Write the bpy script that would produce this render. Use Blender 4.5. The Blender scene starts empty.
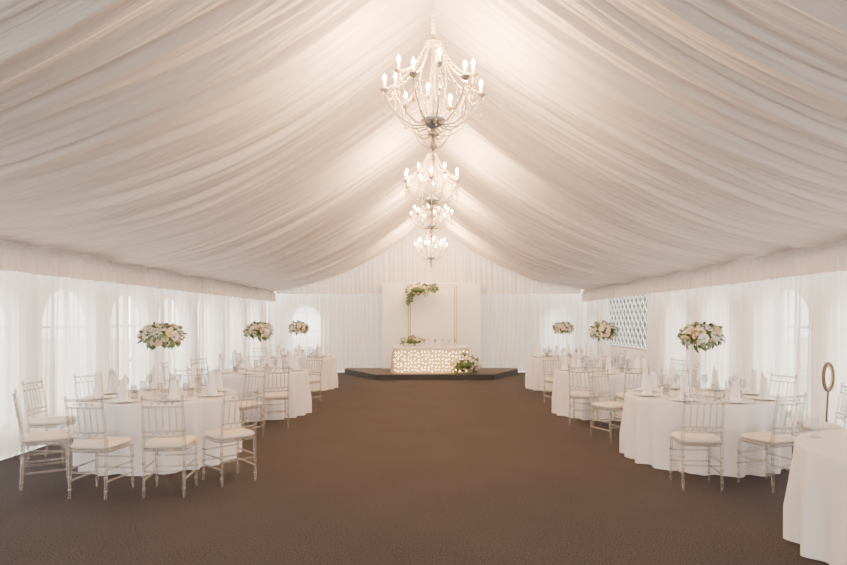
import bpy, math, random
from mathutils import Vector, noise, Matrix
random.seed(4)
C=bpy.context.scene.collection
CAMH=1.65; F=600.0; VX=430; VY=320
XL,XR=-5.05,4.95; YB=19.0; YF=-3.0; EAVE=2.55; RIDGE=4.8

# ---------------------------------------------------------------- materials
def nodes(name):
    m=bpy.data.materials.new(name); m.use_nodes=True
    nt=m.node_tree; nt.nodes.clear()
    out=nt.nodes.new('ShaderNodeOutputMaterial')
    return m,nt,out
def pbr(name,col,rough=.5,metal=0,var=0.0,scale=20,bump=0,sheen=0,emis=None,es=0):
    m,nt,out=nodes(name)
    b=nt.nodes.new('ShaderNodeBsdfPrincipled')
    b.inputs['Roughness'].default_value=rough; b.inputs['Metallic'].default_value=metal
    b.inputs['Base Color'].default_value=(*col,1)
    if sheen: b.inputs['Sheen Weight'].default_value=sheen
    if emis:
        b.inputs['Emission Color'].default_value=(*emis,1); b.inputs['Emission Strength'].default_value=es
    tc=nt.nodes.new('ShaderNodeTexCoord')
    n=nt.nodes.new('ShaderNodeTexNoise'); n.inputs['Scale'].default_value=scale; n.inputs['Detail'].default_value=4
    nt.links.new(tc.outputs['Object'],n.inputs['Vector'])
    if var:
        r=nt.nodes.new('ShaderNodeValToRGB')
        r.color_ramp.elements[0].position=.35; r.color_ramp.elements[1].position=.65
        r.color_ramp.elements[0].color=(*[c*(1-var) for c in col],1)
        r.color_ramp.elements[1].color=(*[min(1,c*(1+var)) for c in col],1)
        nt.links.new(n.outputs['Fac'],r.inputs['Fac']); nt.links.new(r.outputs['Color'],b.inputs['Base Color'])
    if bump:
        bp=nt.nodes.new('ShaderNodeBump'); bp.inputs['Strength'].default_value=bump; bp.inputs['Distance'].default_value=.01
        nt.links.new(n.outputs['Fac'],bp.inputs['Height']); nt.links.new(bp.outputs['Normal'],b.inputs['Normal'])
    nt.links.new(b.outputs[0],out.inputs[0])
    return m
def sheer(name,col,transp,transl,stretch,bs=.6):
    """woven sheer fabric: diffuse + translucent + some see-through"""
    m,nt,out=nodes(name)
    d=nt.nodes.new('ShaderNodeBsdfDiffuse'); t=nt.nodes.new('ShaderNodeBsdfTranslucent'); p=nt.nodes.new('ShaderNodeBsdfTransparent')
    d.inputs[0].default_value=(*col,1); t.inputs[0].default_value=(*col,1)
    m1=nt.nodes.new('ShaderNodeMixShader'); m1.inputs[0].default_value=transl
    m2=nt.nodes.new('ShaderNodeMixShader'); m2.inputs[0].default_value=transp
    tc=nt.nodes.new('ShaderNodeTexCoord'); mp=nt.nodes.new('ShaderNodeMapping'); mp.inputs['Scale'].default_value=stretch
    n=nt.nodes.new('ShaderNodeTexNoise'); n.inputs['Scale'].default_value=1; n.inputs['Detail'].default_value=5
    nt.links.new(tc.outputs['Object'],mp.inputs[0]); nt.links.new(mp.outputs[0],n.inputs['Vector'])
    bp=nt.nodes.new('ShaderNodeBump'); bp.inputs['Strength'].default_value=bs; bp.inputs['Distance'].default_value=.02
    nt.links.new(n.outputs['Fac'],bp.inputs['Height'])
    nt.links.new(bp.outputs[0],d.inputs['Normal'])
    nt.links.new(d.outputs[0],m1.inputs[1]); nt.links.new(t.outputs[0],m1.inputs[2])
    last=m1 if transl>0 else d
    if transp>0:
        nt.links.new(m1.outputs[0],m2.inputs[1]); nt.links.new(p.outputs[0],m2.inputs[2])
        last=m2
    nt.links.new(last.outputs[0],out.inputs[0])
    return m
def clear(name,col,alpha,rough=.05,edge=.7):
    m,nt,out=nodes(name)
    b=nt.nodes.new('ShaderNodeBsdfPrincipled'); b.inputs['Base Color'].default_value=(*col,1); b.inputs['Roughness'].default_value=rough
    b.inputs['Specular IOR Level'].default_value=.9
    p=nt.nodes.new('ShaderNodeBsdfTransparent'); p.inputs[0].default_value=(.93,.93,.93,1)
    lw=nt.nodes.new('ShaderNodeLayerWeight'); lw.inputs[0].default_value=.35
    ma=nt.nodes.new('ShaderNodeMath'); ma.operation='MULTIPLY_ADD'; ma.inputs[1].default_value=edge; ma.inputs[2].default_value=alpha; ma.use_clamp=True
    mx=nt.nodes.new('ShaderNodeMixShader')
    nt.links.new(lw.outputs['Facing'],ma.inputs[0]); nt.links.new(ma.outputs[0],mx.inputs[0])
    nt.links.new(p.outputs[0],mx.inputs[1]); nt.links.new(b.outputs[0],mx.inputs[2]); nt.links.new(mx.outputs[0],out.inputs[0])
    return m
def emit(name,col,s,sample=True):
    m,nt,out=nodes(name); e=nt.nodes.new('ShaderNodeEmission'); e.inputs[0].default_value=(*col,1); e.inputs[1].default_value=s
    nt.links.new(e.outputs[0],out.inputs[0])
    if not sample: m.cycles.emission_sampling='NONE'
    return m

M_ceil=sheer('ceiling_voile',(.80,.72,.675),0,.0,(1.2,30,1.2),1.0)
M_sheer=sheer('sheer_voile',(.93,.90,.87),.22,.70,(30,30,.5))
M_val=sheer('valance_fabric',(.76,.69,.66),0,.10,(30,30,1),1.0)
M_gable=sheer('gable_drape_fabric',(.87,.82,.78),0,.2,(30,30,.5))
M_wall=sheer('translucent_tent_wall',(.82,.79,.76),0,.11,(3,3,3))
M_frame=pbr('white_pvc_frame',(.85,.85,.85),.4)
M_cloth=pbr('white_tablecloth',(.78,.745,.745),.85,var=.02,scale=200,bump=.05,sheen=.1)
M_napkin=pbr('white_napkin',(.88,.86,.86),.8)
M_china=pbr('white_china',(.85,.85,.85),.15)
M_acryl=clear('clear_acrylic',(.54,.48,.42),.16,edge=.75)
M_glass=clear('clear_glass',(.66,.66,.66),.08,.02,.5)
M_crystal=clear('crystal',(.95,.76,.50),.65,.02)
M_cush=pbr('cream_cushion',(.73,.65,.55),.75,var=.02,scale=40)
M_gold=pbr('brushed_gold',(.62,.42,.18),.35,.85)
M_silver=pbr('silver_metal',(.75,.73,.70),.25,.9)
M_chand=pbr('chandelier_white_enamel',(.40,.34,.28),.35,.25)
M_hub=pbr('chandelier_hub_steel',(.20,.24,.30),.35,.6)
M_candle=pbr('candle_sleeve',(.80,.70,.55),.5)
M_bulb=emit('bulb_glow',(1,.64,.33),2100)
M_fairy=emit('fairy_light_glow',(1,.60,.24),45,False)
M_leaf=pbr('leaf_green',(.07,.12,.035),.5,var=.4,scale=30)
M_leaf2=pbr('eucalyptus_green',(.16,.23,.12),.6,var=.3,scale=30)
M_cream=pbr('petal_cream',(.82,.75,.57),.7)
M_blush=pbr('petal_blush',(.80,.60,.46),.7)
M_white=pbr('petal_white',(.84,.82,.77),.7)
M_yel=pbr('petal_butter',(.80,.66,.36),.7)
M_panel=pbr('backdrop_white',(.90,.89,.89),.6)
M_stage=pbr('stage_carpet',(.10,.088,.085),.9,var=.3,scale=60)
M_edge=pbr('stage_black_edge',(.022,.02,.02),.5)
M_organza=pbr('organza_skirt',(.52,.45,.37),.6,sheen=.4)
M_hedge=pbr('hedge_leaves',(.055,.058,.05),.9,var=.6,scale=9,bump=.6)
M_ground=pbr('outside_paving',(.5,.5,.47),.9,var=.1,scale=2)
M_wicker=pbr('wicker_rim',(.16,.10,.06),.6,var=.3,scale=60)

# carpet
M_carpet,nt,out=nodes('brown_loop_carpet')
b=nt.nodes.new('ShaderNodeBsdfPrincipled'); b.inputs['Roughness'].default_value=.95; b.inputs['Specular IOR Level'].default_value=.15
tc=nt.nodes.new('ShaderNodeTexCoord')
n1=nt.nodes.new('ShaderNodeTexNoise'); n1.inputs['Scale'].default_value=80; n1.inputs['Detail'].default_value=6; n1.inputs['Roughness'].default_value=.85
n2=nt.nodes.new('ShaderNodeTexNoise'); n2.inputs['Scale'].default_value=1.3; n2.inputs['Detail'].default_value=3
r=nt.nodes.new('ShaderNodeValToRGB'); r.color_ramp.elements[0].position=.40; r.color_ramp.elements[1].position=.62
r.color_ramp.elements[0].color=(.022,.0195,.021,1); r.color_ramp.elements[1].color=(.112,.101,.106,1)
r2=nt.nodes.new('ShaderNodeMapRange'); r2.inputs[1].default_value=.3; r2.inputs[2].default_value=.7; r2.inputs[3].default_value=.95; r2.inputs[4].default_value=1.05
hs=nt.nodes.new('ShaderNodeHueSaturation')
bp=nt.nodes.new('ShaderNodeBump'); bp.inputs['Strength'].default_value=.5; bp.inputs['Distance'].default_value=.008
for n in (n1,n2): nt.links.new(tc.outputs['Object'],n.inputs['Vector'])
nt.links.new(n1.outputs['Fac'],r.inputs[0]); nt.links.new(r.outputs[0],hs.inputs['Color']); nt.links.new(n2.outputs['Fac'],r2.inputs[0]); nt.links.new(r2.outputs[0],hs.inputs['Value'])
nt.links.new(hs.outputs[0],b.inputs['Base Color']); nt.links.new(n1.outputs['Fac'],bp.inputs['Height']); nt.links.new(bp.outputs[0],b.inputs['Normal']); nt.links.new(b.outputs[0],out.inputs[0])

# ---------------------------------------------------------------- mesh builder
class MB:
    def __init__(s): s.v=[];s.f=[];s.m=[];s.sm=[];s.mats=[]
    def mi(s,mat):
        if mat not in s.mats: s.mats.append(mat)
        return s.mats.index(mat)
    def grid(s,fn,nu,nv,mat,wu=False,smooth=True):
        k=len(s.v); i=s.mi(mat)
        for a in range(nu):
            for c in range(nv): s.v.append(tuple(fn(a,c)))
        for a in range(nu if wu else nu-1):
            for c in range(nv-1):
                a2=(a+1)%nu
                s.f.append((k+a*nv+c,k+a2*nv+c,k+a2*nv+c+1,k+a*nv+c+1)); s.m.append(i); s.sm.append(smooth)
    def face(s,pts,mat,smooth=False):
        k=len(s.v); s.v+= [tuple(p) for p in pts]; s.f.append(tuple(range(k,k+len(pts)))); s.m.append(s.mi(mat)); s.sm.append(smooth)
    def rev(s,prof,mat,c=(0,0,0),seg=16,smooth=True):
        s.grid(lambda a,j:(c[0]+prof[j][0]*math.cos(2*math.pi*a/seg),c[1]+prof[j][0]*math.sin(2*math.pi*a/seg),c[2]+prof[j][1]),seg,len(prof),mat,wu=True,smooth=smooth)
    def tube(s,pts,r,mat,seg=6,caps=True):
        pts=[Vector(p) for p in pts]; n=len(pts)
        rs=r if isinstance(r,(list,tuple)) else [r]*n
        rings=[]; up=None
        for i in range(n):
            t=(pts[min(i+1,n-1)]-pts[max(i-1,0)]).normalized()
            if up is None:
                up=Vector((0,0,1)) if abs(t.z)<.9 else Vector((0,1,0))
            x=t.cross(up).normalized(); up=x.cross(t).normalized()
            rings.append((pts[i],x,up.copy(),rs[i]))
        s.grid(lambda a,j: rings[j][0]+(rings[j][1]*math.cos(-2*math.pi*a/seg)+rings[j][2]*math.sin(-2*math.pi*a/seg))*rings[j][3],seg,n,mat,wu=True)
        if caps:
            for j in (0,n-1):
                s.face([rings[j][0]+(rings[j][1]*math.cos(2*math.pi*a/seg)+rings[j][2]*math.sin(2*math.pi*a/seg))*rings[j][3] for a in range(seg)],mat)
    def ball(s,c,r,mat,seg=8,rings=5,sz=1):
        s.rev([(r*math.sin(math.pi*j/(rings)),-r*sz*math.cos(math.pi*j/rings)) for j in range(rings+1)],mat,c,seg)
    def gem(s,c,r,h,mat):
        s.rev([(0.0001,-h),(r,-h*.25),(0.0001,h*.9)],mat,c,5,smooth=False)
    def box(s,a,b_,mat):
        x0,y0,z0=a;x1,y1,z1=b_
        P=[(x0,y0,z0),(x1,y0,z0),(x1,y1,z0),(x0,y1,z0),(x0,y0,z1),(x1,y0,z1),(x1,y1,z1),(x0,y1,z1)]
        for q in ((0,3,2,1),(4,5,6,7),(0,1,5,4),(1,2,6,5),(2,3,7,6),(3,0,4,7)): s.face([P[i] for i in q],mat)
    def prism(s,poly,z0,z1,mt,ms):
        s.face([(x,y,z1) for x,y in poly],mt)
        n=len(poly)
        for i in range(n):
            a=poly[i];c=poly[(i+1)%n]
            s.face([(a[0],a[1],z0),(c[0],c[1],z0),(c[0],c[1],z1),(a[0],a[1],z1)],ms)
        s.face([(x,y,z0) for x,y in reversed(poly)],ms)
    def mesh(s,name):
        me=bpy.data.meshes.new(name); me.from_pydata(s.v,[],s.f)
        for m in s.mats: me.materials.append(m)
        me.polygons.foreach_set('material_index',s.m); me.polygons.foreach_set('use_smooth',s.sm); me.update()
        return me
def put(name,me,loc=(0,0,0),rot=0,scale=1):
    o=bpy.data.objects.new(name,me.mesh(name) if isinstance(me,MB) else me); C.objects.link(o)
    o.location=loc; o.rotation_euler=(0,0,rot); o.scale=(scale,)*3 if not isinstance(scale,tuple) else scale
    return o

# ---------------------------------------------------------------- floor, ground
m=MB(); m.box((XL,YF,-.05),(XR,YB,0),M_carpet); put('floor',m)
m=MB(); m.box((-40,-30,-.3),(40,60,-.06),M_ground); put('ground',m)

# ---------------------------------------------------------------- ceiling
def ceil_base(x):
    t=1-abs(x)/( -XL if x<0 else XR); t=max(0,t)
    return EAVE+(RIDGE-EAVE)*(t**1.85)
def ceil_z(x,y):
    t=1-abs(x)/( -XL if x<0 else XR); t=max(0,t)
    sgn=0 if x<0 else 37.3
    w=y+.45*noise.noise((x*.35+sgn,y*.35,1.7))
    a=noise.noise((x*.10+sgn,w*1.3,0))*.12
    b1=noise.noise((x*.16+sgn,w*3.6,5))
    b1=(.5-abs(b1))*.135
    c=noise.noise((x*.22+sgn,w*8.5,9)); c=(.5-abs(c))*.085
    d=noise.noise((x*.3+sgn,w*19,13))*.032
    env=min(1,(1-t)*6+.25)*min(1,t*5+.35)
    return ceil_base(x)+(a+b1+c+d)*env
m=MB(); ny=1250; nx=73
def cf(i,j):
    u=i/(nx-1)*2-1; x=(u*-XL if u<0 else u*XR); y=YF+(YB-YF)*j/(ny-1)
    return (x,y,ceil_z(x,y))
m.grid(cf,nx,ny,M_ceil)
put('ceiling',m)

# ---------------------------------------------------------------- walls with arched windows
def wall(name,u0,u1,top,openings,place):
    cu=bpy.data.curves.new(name,'CURVE'); cu.dimensions='2D'; cu.fill_mode='BOTH'; cu.extrude=.0
    def spl(pts):
        s=cu.splines.new('POLY'); s.points.add(len(pts)-1); s.use_cyclic_u=True
        for p,q in zip(s.points,pts): p.co=(q[0],q[1],0,1)
    spl([(u0,0),(u1,0)]+top)
    for uc,w,z0,z1,ar in openings:
        if ar:
            r=w/2; pts=[(uc-r,z0),(uc+r,z0)]+[(uc+r*math.cos(a*math.pi/14),z1-r+r*math.sin(a*math.pi/14)) for a in range(15)]
        else: pts=[(uc-w/2,z0),(uc+w/2,z0),(uc+w/2,z1),(uc-w/2,z1)]
        spl(pts)
    o=bpy.data.objects.new('tmp',cu); C.objects.link(o)
    dg=bpy.context.evaluated_depsgraph_get(); me=bpy.data.meshes.new_from_object(o.evaluated_get(dg))
    bpy.data.objects.remove(o)
    me.transform(place); me.materials.clear(); me.materials.append(M_wall)
    return put(name,me)
PL=Matrix(((0,0,1,XL-.20),(1,0,0,0),(0,1,0,0),(0,0,0,1)))
PR=Matrix(((0,0,1,XR+.20),(1,0,0,0),(0,1,0,0),(0,0,0,1)))
PB=Matrix(((1,0,0,0),(0,0,1,YB+.20),(0,1,0,0),(0,0,0,1)))
PF=Matrix(((1,0,0,0),(0,0,1,YF-.10),(0,1,0,0),(0,0,0,1)))
WIN=[(y,1.10,.35,2.12,True) for y in [-1.7+1.72*i for i in range(12)]]
WL=[w for w in WIN]
WR=[w for w in WIN if w[0]<12.9]+[(15.6,3.3,.95,2.32,False),(18.25,.8,.35,2.12,True)]
wall('wall_left',YF,YB,[(YB,EAVE+.05),(YF,EAVE+.05)],WL,PL)
wall('wall_right',YF,YB,[(YB,EAVE+.05),(YF,EAVE+.05)],WR,PR)
prof=[(XR-(XR-XL)*i/40,ceil_base(XR-(XR-XL)*i/40)+.12) for i in range(41)]
BW=(-3.95,4.0)
wall('wall_back',XL-.1,XR+.1,[(XR+.1,2.6)]+prof+[(XL-.1,2.6)],[(x,.95,.7,2.12,True) for x in BW],PB)
wall('wall_front',XL-.1,XR+.1,[(XR+.1,2.6)]+prof+[(XL-.1,2.6)],[(0,7.6,.02,2.5,False)],PF)
k=0
def winframe(uc,w,z0,z1,ar,P,lattice=False):
    global k; k+=1
    m=MB(); r=.02; T=lambda u,z:P@Vector((u,z,0))
    if ar:
        R=w/2; out=[(uc-R,z0)]+[(uc+R*math.cos(math.pi-a*math.pi/14),z1-R+R*math.sin(a*math.pi/14)) for a in range(15)]+[(uc+R,z0),(uc-R,z0)]
    else: out=[(uc-w/2,z0),(uc-w/2,z1),(uc+w/2,z1),(uc+w/2,z0),(uc-w/2,z0)]
    m.tube([T(*p) for p in out],.03,M_frame,6)
    if lattice:
        n=11; H=z1-z0; st=w/n
        for i in range(-8,n+8):
            for sg in (1,-1):
                ua=uc-w/2+i*st; ub=ua+H
                if sg<0: ua,ub=ua,ua-H
                lo,hi=uc-w/2,uc+w/2
                t0,t1=0,1; d=ub-ua
                for lim,side in ((lo,1),(hi,-1)):
                    f0=(ua-lim)*side; f1=(ub-lim)*side
                    if f0<0 and f1<0: t0,t1=1,0
                    elif f0<0: t0=max(t0,f0/(f0-f1))
                    elif f1<0: t1=min(t1,f0/(f0-f1))
                if t1-t0>.01: m.tube([T(ua+d*t0,z0+H*t0),T(ua+d*t1,z0+H*t1)],.013,M_frame,4)
    else:
        m.tube([T(uc,z0),T(uc,z1)],r,M_frame,4)
        for z in (z0+.6,z0+1.2): m.tube([T(uc-w/2,z),T(uc+w/2,z)],r,M_frame,4)
    put('window_%d'%k,m)
for w in WL: winframe(*w,PL)
for w in WR: winframe(*w,PR,lattice=(not w[4]))
for x in BW: winframe(x,.95,.7,2.12,True,PB)

# ---------------------------------------------------------------- curtains
def pleat(u,z,seed,amp,top):
    g=1-.45*(z/top)**3
    ph=u*46+3.2*noise.noise((u*1.1,seed,z*.12))*3
    return amp*(math.sin(ph)*.6+.5*math.sin(u*17+seed+2*noise.noise((u*.8,seed+4,0)))+.35*noise.noise((u*11,seed,z*.35)))*g
def curtain(name,axis,off,u0,u1,z0,top,amp,mat,seed,inward,du=.018,nz=9,topfn=None):
    m=MB(); n=max(4,int((u1-u0)/du))
    def fn(i,j):
        u=u0+(u1-u0)*i/(n-1); tt=topfn(u) if topfn else top; z=z0+(tt-z0)*j/(nz-1)
        d=off+inward*pleat(u,z,seed,amp,tt)
        return (d,u,z) if axis=='x' else (u,d,z)
    m.grid(fn,n,nz,mat); return put(name,m)
ys=[YF+.02]+[YF+.02+1.72*i+1.0 for i in range(0,13)]
ys=[y for y in ys if y<YB-.1]+[YB-.08]
for i in range(len(ys)-1):
    curtain('sheer_curtain','x',XL+.02,ys[i]-.0,ys[i+1]+.0,.02,EAVE-.12,.065,M_sheer,i*3.1,1)
yr=[y for y in ys if y<13.4]+[13.6]
for i in range(len(yr)-1):
    curtain('sheer_curtain','x',XR-.02,yr[i],yr[i+1],.02,EAVE-.12,.065,M_sheer,50+i*2.7,-1)
curtain('sheer_curtain','x',XR-.02,16.5,YB-.1,.02,EAVE-.12,.055,M_sheer,93,-1)
xs=[XL+.12,-3.3,-1.6,1.7,3.35,XR-.12]
for i in range(len(xs)-1):
    curtain('sheer_curtain','y',YB-.03,xs[i],xs[i+1],.02,EAVE-.10,.045,M_sheer,120+i*2,-1)
curtain('gable_drape','y',YB-.12,XL+.2,XR-.2,EAVE-.08,4,.025,M_gable,33,-1,topfn=lambda u:ceil_base(u)+.10,nz=14)
def valance(axis,off,u0,u1,inward,seed):
    m=MB(); n=int((u1-u0)/.011)
    hs=[(EAVE+.035,.0),(EAVE+.0,.07),(EAVE-.03,.035),(EAVE-.055,.065),(EAVE-.12,.07),(EAVE-.22,.075),(EAVE-.33,.08)]
    def fn(i,j):
        u=u0+(u1-u0)*i/(n-1); z,o=hs[j]; am=.5 if j==2 else 1
        p=am*(.030*math.sin(u*48+4*noise.noise((u*2,seed,0)))+.055*noise.noise((u*7,seed,z))+.03*noise.noise((u*26,seed,z*2)))
        d=off+inward*(o+.07+p); zz=z+(.02*noise.noise((u*7,seed,3)) if j==6 else 0)+(.035*noise.noise((u*12,seed,8)) if j<2 else 0)
        return (d,u,zz) if axis=='x' else (u,d,zz)
    m.grid(fn,n,7,M_val); put('curtain_valance',m)
valance('x',XL+.02,YF+.02,YB-.2,1,1)
valance('x',XR-.02,YF+.02,YB-.2,-1,2)

# ---------------------------------------------------------------- outside hedge (seen through the lattice window)
m=MB()
m.grid(lambda i,j:(8.2+.25*noise.noise((i*.31,j*.4,0)), 14+i*.35, -.06+j*.25+.12*noise.noise((i*.4,j*.5,4))),100,16,M_hedge)
m.grid(lambda i,j:(8.2+j*.3+(.25*noise.noise((i*.31,15*.4,0)) if j==0 else 0), 14+i*.35, 3.69+.15*noise.noise((i*.4,j*.5+7.5,4))),100,4,M_hedge)
put('garden_hedge',m)

# ---------------------------------------------------------------- chair
def chair_mesh():
    m=MB(); A=M_acryl
    def post(x):
        return [(x,-.20,0),(x,-.19,.22),(x,-.185,.45),(x*1.0,-.205,.65),(x*1.0,-.235,.83),(x*1.0,-.25,.93)]
    for x in (-.18,.18):
        m.tube(post(x),[.011,.014,.016,.014,.013,.011],A,8)
        m.tube([(x*1.05,.20,0),(x*1.05,.19,.22),(x*1.03,.185,.44)],[.010,.014,.016],A,8)
        for z in (.08,.20,.32):
            m.rev([(.001,-.012),(.019,-.005),(.019,.005),(.001,.012)],A,(x,-.195,z),8)
            m.rev([(.001,-.012),(.019,-.005),(.019,.005),(.001,.012)],A,(x*1.05,.195,z),8)
        m.ball((x,-.252,.94),.016,A)
        for z in (.16,.27): m.tube([(x,-.19,z),(x*1.05,.19,z)],.009,A,6)
    for z in (.20,.31): m.tube([(-.185,.192,z),(.185,.192,z)],.009,A,6)
    m.tube([(-.18,-.192,.24),(.18,-.192,.24)],.009,A,6)
    def rail(z,y,r): m.tube([(-.18,y,z),(-.09,y-.012,z),(0,y-.016,z),(.09,y-.012,z),(.18,y,z)],r,A,6)
    rail(.915,-.248,.013); rail(.845,-.238,.010); rail(.615,-.203,.010); rail(.565,-.198,.010)
    for i in range(5):
        x=-.12+.06*i
        m.tube([(x,-.213,.615),(x,-.233,.73),(x,-.250,.845)],[.006,.0085,.006],A,6)
    for i in range(4):
        x=-.09+.06*i
        m.ball((x,-.256,.88),.013,A,6,4); m.ball((x,-.208,.59),.012,A,6,4)
    def se(a,rx,ry,p=.35):
        c,s_=math.cos(a),math.sin(a)
        return (rx*math.copysign(abs(c)**p,c),ry*math.copysign(abs(s_)**p,s_))
    N=32
    def sh(rings,mat):
        m.grid(lambda a,j:(*se(2*math.pi*a/N,rings[j][0],rings[j][1]),rings[j][2]),N,len(rings),mat,wu=True)
    sh([(.001,.001,.425),(.195,.195,.425),(.205,.205,.435),(.205,.205,.445),(.195,.195,.455),(.001,.001,.455)],A)
    sh([(.001,.001,.456),(.185,.185,.456),(.205,.205,.468),(.207,.207,.482),(.195,.195,.498),(.12,.12,.506),(.001,.001,.508)],M_cush)
    return m.mesh('dining_chair')
CH=chair_mesh()
def chair(x,y,dx,dy): put('dining_chair',CH,(x,y,0),math.atan2(-dx,dy))

# ---------------------------------------------------------------- tables
TR=.86
def table_mesh(seed):
    m=MB(); rnd=random.Random(seed); N=240
    folds=[(rnd.uniform(0,6.28),rnd.uniform(.6,1.2)) for _ in range(6)]
    def r(a,h):
        g=min(1,h*1.5)**1.1
        w=math.sin(17*a+folds[0][0]+1.2*math.sin(3*a+folds[1][0]))*.038*folds[0][1]+math.sin(29*a+folds[2][0]+math.sin(5*a))*.018+math.sin(7*a+folds[3][0])*.010
        return TR+.004+.005*h*g+w*g
    R=TR
    prof=[(0.001,.752,0),(.4,.752,0),(R-.1,.752,0),(R-.015,.752,0),(R,.747,0)]
    hs=[.735,.70,.64,.55,.45,.35,.25,.15,.07,.008]
    def fn(i,j):
        a=2*math.pi*i/N
        if j<5: rr,z,_=prof[j]
        else: z=hs[j-5]; rr=r(a,(.75-z)/.75)
        return (rr*math.cos(a),rr*math.sin(a),z)
    m.grid(fn,N,15,M_cloth,wu=True)
    return m.mesh('round_banquet_table')
TM=[table_mesh(i) for i in range(3)]

# ---------------------------------------------------------------- tableware
m=MB(); m.rev([(.001,0),(.08,0),(.10,.006),(.145,.016),(.15,.018),(.145,.020),(.10,.011),(.001,.008)],M_china,seg=28); PLATE=m.mesh('dinner_plate')
m=MB()
def nap(i,j):
    a=i/23*2*math.pi*1.35; t=j/7
    r=(.048*(1-t)+.026*t)*(1+.05*math.sin(3*a))+.0012*i*.25
    top=.22+.075*(.5+.5*math.cos(a*.74+.4))
    return (r*math.cos(a),r*math.sin(a),.001+t*top)
m.grid(nap,24,8,M_napkin)
m.rev([(.056,0),(.058,.004),(.056,.035),(.048,.042)],M_napkin,seg=20)
NAP=m.mesh('folded_napkin')
m=MB(); m.rev([(.001,0),(.034,0),(.034,.003),(.006,.008),(.004,.05),(.004,.09),(.012,.10),(.032,.125),(.038,.155),(.036,.185),(.031,.21),(.030,.21),(.034,.185),(.036,.155),(.030,.127),(.001,.106)],M_glass,seg=16); WG=m.mesh('wine_glass')
m=MB(); m.rev([(.001,0),(.033,0),(.036,.05),(.038,.10),(.0365,.10),(.034,.05),(.031,.008),(.001,.008)],M_glass,seg=16); TG=m.mesh('water_tumbler')
m=MB()
for x in (-.175,.175):
    m.tube([(x,-.09,.005),(x,.0,.005),(x,.03,.005)],[.004,.004,.003],M_silver,5)
    m.rev([(.001,-.002),(.011,0),(.001,.002)],M_silver,(x,.05,.005),8)
    m.tube([(x,.03,.005),(x,.075,.0055)],[.003,.004],M_silver,5)
CUT=m.mesh('cutlery')

# ---------------------------------------------------------------- flowers
def basis(n):
    n=Vector(n).normalized(); t=n.cross(Vector((0,0,1)) if abs(n.z)<.9 else Vector((1,0,0))).normalized(); return t,n.cross(t),n
def rose(m,c,n,R,mat,rnd):
    t,b_,n=basis(n); c=Vector(c)
    rings=[(3,.30,.15,.9),(5,.62,.45,.7),(6,1.0,.85,.35)]
    for q,(cnt,rad,spread,hgt) in enumerate(rings):
        o=rnd.uniform(0,6)
        for i in range(cnt):
            a0=o+2*math.pi*i/cnt; wd=2*math.pi/cnt*.75
            def fn(u,v):
                aa=a0+(u/3-.5)*wd*2*(1-.25*(v/3)**2); tv=v/3
                rr=R*(.12+(rad-.12)*tv**(.8)); h=R*(hgt*math.sin(tv*1.9)*.75-.25*spread*tv)
                if v==3: rr*=1.06+.08*abs(u/3-.5)*-2
                return c+t*(rr*math.cos(aa))+b_*(rr*math.sin(aa))+n*h
            m.grid(fn,4,4,mat)
def leaf(m,c,n,d,L,W,mat):
    n=Vector(n).normalized(); d=Vector(d).normalized(); s_=n.cross(d).normalized(); c=Vector(c)
    ws=[.08,.8,1,.65,.02]
    def fn(u,v):
        w=ws[v]*W*(u-1); t=v/4
        return c+d*(L*t)+s_*w+n*(abs(u-1)*.15*W*ws[v]-L*.35*t*t)
    m.grid(fn,3,5,mat)
def bouquet(seed,rx,ry,rz,nf,nl,low=-.35,fs=1,ls=1,rs=1):
    rnd=random.Random(seed); m=MB()
    m.rev([(.001,-rz*.55),(rx*.6,-rz*.3),(rx*.72,rz*.1),(rx*.45,rz*.5),(.001,rz*.62)],M_leaf,seg=12)
    for i in range(nf):
        zz=low+(1-low)*((i+.5)/nf); a=i*2.39996+rnd.uniform(-.25,.25); q=math.sqrt(max(0,1-zz*zz)); 
        k_=rnd.uniform(.82,1.0); c=Vector((rx*q*math.cos(a)*k_,ry*q*math.sin(a)*k_,rz*zz*k_)); n=Vector((c.x/rx**2,c.y/ry**2,c.z/rz**2))
        rose(m,c,n,fs*rs*rnd.uniform(.033,.056),rnd.choice([M_cream,M_white,M_white,M_blush,M_cream,M_yel,M_white]),rnd)
    for i in range(nl):
        zz=rnd.uniform(low-.15,1); zz=max(-.95,zz); a=rnd.uniform(0,6.28); q=math.sqrt(max(0,1-min(1,zz*zz)))
        c=Vector((rx*q*math.cos(a),ry*q*math.sin(a),rz*zz))*.86; n=Vector((c.x/rx**2,c.y/ry**2,c.z/rz**2)).normalized()
        d=(n+Vector((rnd.uniform(-1,1),rnd.uniform(-1,1),rnd.uniform(-1,.5)))*.9).normalized()
        leaf(m,c,(n+Vector((.01,.02,.6))),d,rnd.uniform(.10,.17)*fs*ls,rnd.uniform(.016,.030)*fs,rnd.choice([M_leaf,M_leaf,M_leaf2]))
    return m
BQ=[]
def stand(m,h):
    m.box((-.09,-.09,0),(.09,.09,.010),M_glass)
    for x in (-.075,.075):
        for y in (-.075,.075): m.tube([(x,y,.01),(x,y,h-.01)],.005,M_glass,6)
    m.box((-.09,-.09,h-.012),(.09,.09,h),M_glass)
for i in range(3):
    m=bouquet(10+i,.24,.24,.155,44,120,ls=.8,rs=1.15,low=-.55)
    for j in range(len(m.v)): x,y,z=m.v[j]; m.v[j]=(x,y,z+.70)
    stand(m,.62)
    BQ.append(m.mesh('flower_centerpiece'))

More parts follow.
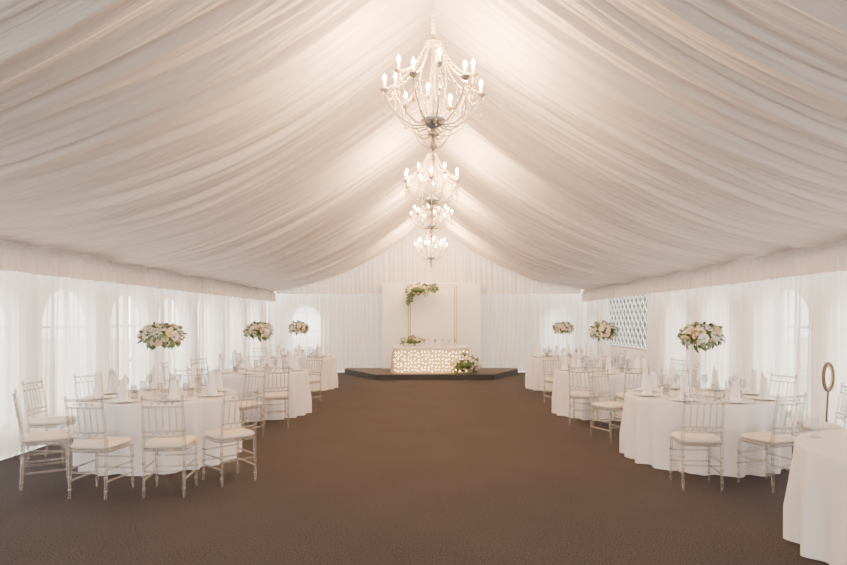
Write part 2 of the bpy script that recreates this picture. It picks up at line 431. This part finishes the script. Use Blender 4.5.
def table(x,y,seed,n=8,rot=0,full=True,center=True):
    put('round_banquet_table',TM[seed%3],(x,y,0),rot)
    if center: put('flower_centerpiece',BQ[seed%3],(x,y,.753),rot*1.7)
    for i in range(n):
        a=rot+2*math.pi*(i+.5)/n; c,s_=math.cos(a),math.sin(a); z=.753
        put('dinner_plate',PLATE,(x+.67*c,y+.67*s_,z),a+math.pi/2)
        put('folded_napkin',NAP,(x+.67*c,y+.67*s_,z+.0115),a+1.0+i*1.3)
        if full: put('cutlery',CUT,(x+.67*c,y+.67*s_,z),a+math.pi/2)
        a2=a+.16; put('wine_glass',WG,(x+.44*math.cos(a2),y+.44*math.sin(a2),z))
        a2=a-.12; put('water_tumbler',TG,(x+.42*math.cos(a2),y+.42*math.sin(a2),z))
TL=[(-3.22,7.2),(-3.03,10.6),(-3.17,14.5)]
TRt=[(3.24,7.17),(3.07,10.6),(3.22,14.5)]
for i,(x,y) in enumerate(TL): table(x,y,i,rot=.2+i)
for i,(x,y) in enumerate(TRt): table(x,y,i+1,rot=.5+i*1.3)

# near left chairs
chair(-3.88,6.05,.85,.55); chair(-3.13,5.72,.12,1); chair(-2.50,5.78,-.12,1); chair(-2.07,6.2,-.75,.75)
chair(-4.38,7.0,1,.05); chair(-4.25,7.75,1,-.45); chair(-3.45,8.45,.2,-1); chair(-2.6,8.35,-.5,-1)
# near right chairs
chair(2.66,6.0,.12,1); chair(3.38,5.98,-.35,.95); chair(4.38,7.75,-1,-.35); chair(4.30,6.62,-1,.4); 
chair(3.5,8.45,-.2,-1); chair(2.5,8.3,.5,-1)
# mid left
chair(-2.42,9.35,-.4,1); chair(-3.4,9.2,.3,1); chair(-4.25,10.2,1,.2); chair(-4.1,11.1,1,-.5); chair(-3.4,11.85,.3,-1); chair(-2.4,11.7,-.5,-1)
# mid right
chair(2.42,9.45,.45,1); chair(3.12,9.3,-.05,1); chair(4.1,9.85,-1,.6); chair(4.3,10.9,-1,-.3); chair(3.5,11.8,-.4,-1); chair(2.5,11.75,.4,-1)
# far
chair(-4.35,14.2,1,.2); chair(-4.1,13.4,1,1); chair(-3.3,15.75,.1,-1); chair(-4.2,15.3,1,-.8)
chair(4.4,14.3,-1,.2); chair(4.05,13.4,-.8,1); chair(3.2,15.75,.1,-1)

# foreground right table
FT=(3.50,4.10)
put('round_banquet_table',TM[2],(*FT,0),.4)
m=MB(); m.box((-.045,-.03,0),(.045,.03,.008),M_glass); m.box((-.04,-.003,.008),(.04,.003,.15),M_glass); put('acrylic_card_holder',m,(2.94,4.58,.753),.35)
# oval rattan mirror on slim stand by right wall
m=MB()
ring=[(.10*math.cos(a*math.pi/12),0,.98+.16*math.sin(a*math.pi/12)) for a in range(25)]
m.tube(ring,.020,M_wicker,8,False); m.tube([(.075*p[0]/.1,0,.98+(p[2]-.98)*.78) for p in ring],.008,M_gold,6,False)
m.face([(p[0],.0,p[2]) for p in ring[:-1]],M_silver)
m.tube([(0,0,.82),(0,.02,.5),(0,0,.02)],.012,M_wicker,8); m.rev([(.001,.03),(.10,.02),(.12,.01),(.12,0),(.001,0)],M_wicker,seg=16)
put('standing_oval_mirror',m,(4.68,7.05,0),.5)

# ---------------------------------------------------------------- stage
m=MB(); poly=[(-2.62,YB-.2),(-2.62,18.4),(-1.50,16.5),(1.75,16.5),(2.70,18.4),(2.70,YB-.2)]
m.prism(poly,.001,.15,M_stage,M_edge)
put('stage_platform',m)
m=MB()
y=18.62
m.box((-1.48,y,.152),(-.66,y+.05,2.8),M_panel); m.box((-.655,y+.012,.152),(.755,y+.062,2.8),M_panel); m.box((.76,y,.152),(1.57,y+.05,2.8),M_panel)
m.box((-1.5,y+.05,2.8),(1.59,y+.09,2.82),M_panel)
for x in (-1.3,-.7,.8,1.4): m.tube([(x,y+.055,2.0),(x,y+.14,.16)],.015,M_frame,5)
put('stage_backdrop_panel',m)
m=MB(); y=18.25
for (a,b2,h) in ((-.66,.80,2.70),(-.60,.74,2.64)):
    m.tube([(a,y,.16),(a,y,h),(b2,y,h),(b2,y,.16)],.012,M_gold,6)
m.box((-.72,y-.15,.151),(-.54,y+.15,.17),M_gold); m.box((.68,y-.15,.151),(.86,y+.15,.17),M_gold)
put('gold_arch_frame',m)
# sweetheart table
m=MB(); N=360
def rr(a,rx,ry,p):
    c,s_=math.cos(a),math.sin(a); return rx*math.copysign(abs(c)**p,c),ry*math.copysign(abs(s_)**p,s_)
def fn(i,j):
    a=2*math.pi*i/N
    s_=[.001,.6,.98,1.0,1.003][j]; z=[.757,.757,.757,.747,.70][j]; x,y=rr(a,1.09*s_,.39*s_,.3); return(x,y,z)
m.grid(fn,N,5,M_cloth,wu=True)
def fn(i,j):
    a=2*math.pi*i/N
    t=j/6; x,y=rr(a,1.07+.05*t,.37+.05*t,.3); w=(.022*math.sin(a*46+2*math.sin(a*5))+.012*math.sin(a*83))*min(1,t*2+.1)
    l=math.hypot(x,y); return (x+w*x/l,y+w*y/l,.735*(1-t)+.004)
m.grid(fn,N,7,M_organza,wu=True)
put('sweetheart_table',m,(0.02,17.25,.151))
m=MB(); rnd=random.Random(5)
for i in range(22):
    x=-1.0+i*2.0/21
    for j in range(6):
        m.ball((x+rnd.uniform(-.02,.02),-.475,.08+j*.105+rnd.uniform(-.03,.03)),.011,M_fairy,5,3)
    m.tube([(x,-.48,.72),(x,-.48,.06)],.0012,M_silver,3)
put('fairy_lights',m,(0.02,17.25,.151))
bq=bouquet(31,.36,.2,.13,30,60,fs=1.1,low=-.1); put('table_flower_arrangement',bq,(-.50,17.2,.151+.757+.12))
bq=bouquet(32,.42,.24,.26,44,100,fs=1.25,low=-.6); put('floor_flower_arrangement',bq,(.98,16.78,.40))
bq=bouquet(33,.40,.18,.17,48,75,fs=1.3,low=-.7)
rnd=random.Random(9)
for i in range(45):
    t=rnd.random(); c=Vector((-.2-.1*t+rnd.uniform(-.05,.05),rnd.uniform(-.05,.05),-.10-.30*t))
    leaf(bq,c,(rnd.uniform(-1,1),-1,.4),(rnd.uniform(-1,1),rnd.uniform(-1,.3),rnd.uniform(-1,.4)),.12,.022,rnd.choice([M_leaf,M_leaf2]))
for i in range(50):
    c=Vector((rnd.uniform(.25,.55),rnd.uniform(-.06,.06),rnd.uniform(-.06,.14)))
    leaf(bq,c,(0,-1,.4),(rnd.uniform(0,1),rnd.uniform(-1,.3),rnd.uniform(-.5,.7)),.15,.022,rnd.choice([M_leaf,M_leaf2]))
put('hanging_flower_arrangement',bq,(-.36,18.2,2.55))
for i,x in enumerate((.15,.35,.55,.72)):
    put('wine_glass',WG,(x,17.1+.08*(i%2),.151+.758))
put('folded_napkin',NAP,(.25,17.25,.151+.759)); put('folded_napkin',NAP,(.0,17.3,.151+.759),1)

# ---------------------------------------------------------------- chandelier
def chandelier():
    m=MB(); n=12; R=.445; E=M_chand
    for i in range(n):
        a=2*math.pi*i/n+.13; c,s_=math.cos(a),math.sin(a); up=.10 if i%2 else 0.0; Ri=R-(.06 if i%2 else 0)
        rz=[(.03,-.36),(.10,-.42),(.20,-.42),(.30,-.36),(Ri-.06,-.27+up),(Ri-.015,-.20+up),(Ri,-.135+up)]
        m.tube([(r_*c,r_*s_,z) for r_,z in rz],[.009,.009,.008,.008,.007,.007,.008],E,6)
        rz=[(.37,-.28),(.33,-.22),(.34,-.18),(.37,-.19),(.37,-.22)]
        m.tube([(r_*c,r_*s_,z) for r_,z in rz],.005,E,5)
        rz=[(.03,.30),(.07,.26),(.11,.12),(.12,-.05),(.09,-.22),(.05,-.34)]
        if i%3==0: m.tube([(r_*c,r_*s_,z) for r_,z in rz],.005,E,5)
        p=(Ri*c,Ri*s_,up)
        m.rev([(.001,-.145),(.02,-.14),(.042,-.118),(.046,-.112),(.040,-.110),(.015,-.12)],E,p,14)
        m.rev([(.012,-.12),(.012,-.035),(.001,-.035)],M_candle,p,10)
        m.rev([(.001,-.036),(.012,-.028),(.017,-.012),(.013,.006),(.005,.020),(.001,.028)],M_bulb,p,8)
        for h in (-.19,-.225,-.26): m.gem((Ri*c,Ri*s_,h+up),.012,.016,M_crystal)
        m.gem((Ri*c,Ri*s_,-.315+up),.019,.04,M_crystal)
        for e in (-.11,.11):
            m.gem((1.04*Ri*math.cos(a+e),1.04*Ri*math.sin(a+e),-.17+up),.011,.03,M_crystal)
        def beads(p0,p1,sag,k_,r_):
            p0=Vector(p0);p1=Vector(p1)
            for j in range(k_):
                t=(j+.5)/k_; q=p0.lerp(p1,t); q.z-=sag*4*t*(1-t); m.ball(q,r_,M_crystal,5,3)
            pts=[p0.lerp(p1,t/8)-Vector((0,0,sag*4*t/8*(1-t/8))) for t in range(9)]
            m.tube(pts,.0018,E,3,False)
        a2=a+2*math.pi/n; up2=.10-up; R2=R-(.06 if up2 else 0)
        nx_=(R2*math.cos(a2),R2*math.sin(a2),-.12+up2)
        beads((.07*c,.07*s_,.33),(Ri*c,Ri*s_,-.10+up),.09,20,.009)
        beads((Ri*c,Ri*s_,-.13+up),nx_,.09,12,.0095)
        if not up: beads((.99*R*c,.99*R*s_,-.15),(.05*c,.05*s_,-.50),.12,20,.0095)
        if i%2: beads((.22*c,.22*s_,-.41),(.03*c,.03*s_,-.62),.05,9,.009)
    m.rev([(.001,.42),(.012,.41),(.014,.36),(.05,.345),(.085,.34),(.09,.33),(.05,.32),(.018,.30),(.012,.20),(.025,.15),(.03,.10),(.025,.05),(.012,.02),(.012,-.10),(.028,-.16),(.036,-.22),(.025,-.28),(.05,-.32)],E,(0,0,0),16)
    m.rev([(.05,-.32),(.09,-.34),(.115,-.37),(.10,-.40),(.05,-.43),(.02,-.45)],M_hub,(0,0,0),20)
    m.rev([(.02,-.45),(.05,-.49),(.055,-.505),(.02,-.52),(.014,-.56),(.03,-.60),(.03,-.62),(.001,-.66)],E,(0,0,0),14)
    m.gem((0,0,-.71),.024,.05,M_crystal)
    for i in range(8):
        a=math.pi*i/4; m.gem((.085*math.cos(a),.085*math.sin(a),.29),.010,.03,M_crystal)
    L=RIDGE-3.85
    m.tube([(0,0,.41),(0,0,L-.06)],.006,E,6)
    z=.44
    while z<L-.08:
        m.rev([(.008,-.02),(.020,-.008),(.022,.006),(.009,.02)],M_candle,(0,0,z),8); z+=.038
    m.rev([(.001,L-.10),(.06,L-.08),(.075,L-.05),(.06,L-.02),(.001,L-.01)],E,(0,0,0),16)
    return m.mesh('chandelier')
CM=chandelier()
for i,y in enumerate((5.5,9.2,12.9,16.9)):
    put('chandelier',CM,(0.03,y,(3.85,3.85,3.98,3.80)[i]),i*.37,scale=(1,1,(1,1,.86,1.05)[i]))

# ---------------------------------------------------------------- world & camera
w=bpy.data.worlds.new('World'); bpy.context.scene.world=w; w.use_nodes=True
nt=w.node_tree; bg=nt.nodes['Background']
bg.inputs[0].default_value=(1,.98,.95,1); bg.inputs[1].default_value=8.0
cam=bpy.data.cameras.new('camera'); co=bpy.data.objects.new('camera',cam); C.objects.link(co)
co.location=(0,0,CAMH); co.rotation_euler=(math.pi/2,0,0)
cam.sensor_width=36; cam.lens=F/847*36; cam.shift_y=(VY-282.5)/847; cam.shift_x=-(VX-423.5)/847
cam.clip_start=.05; cam.clip_end=200
bpy.context.scene.camera=co
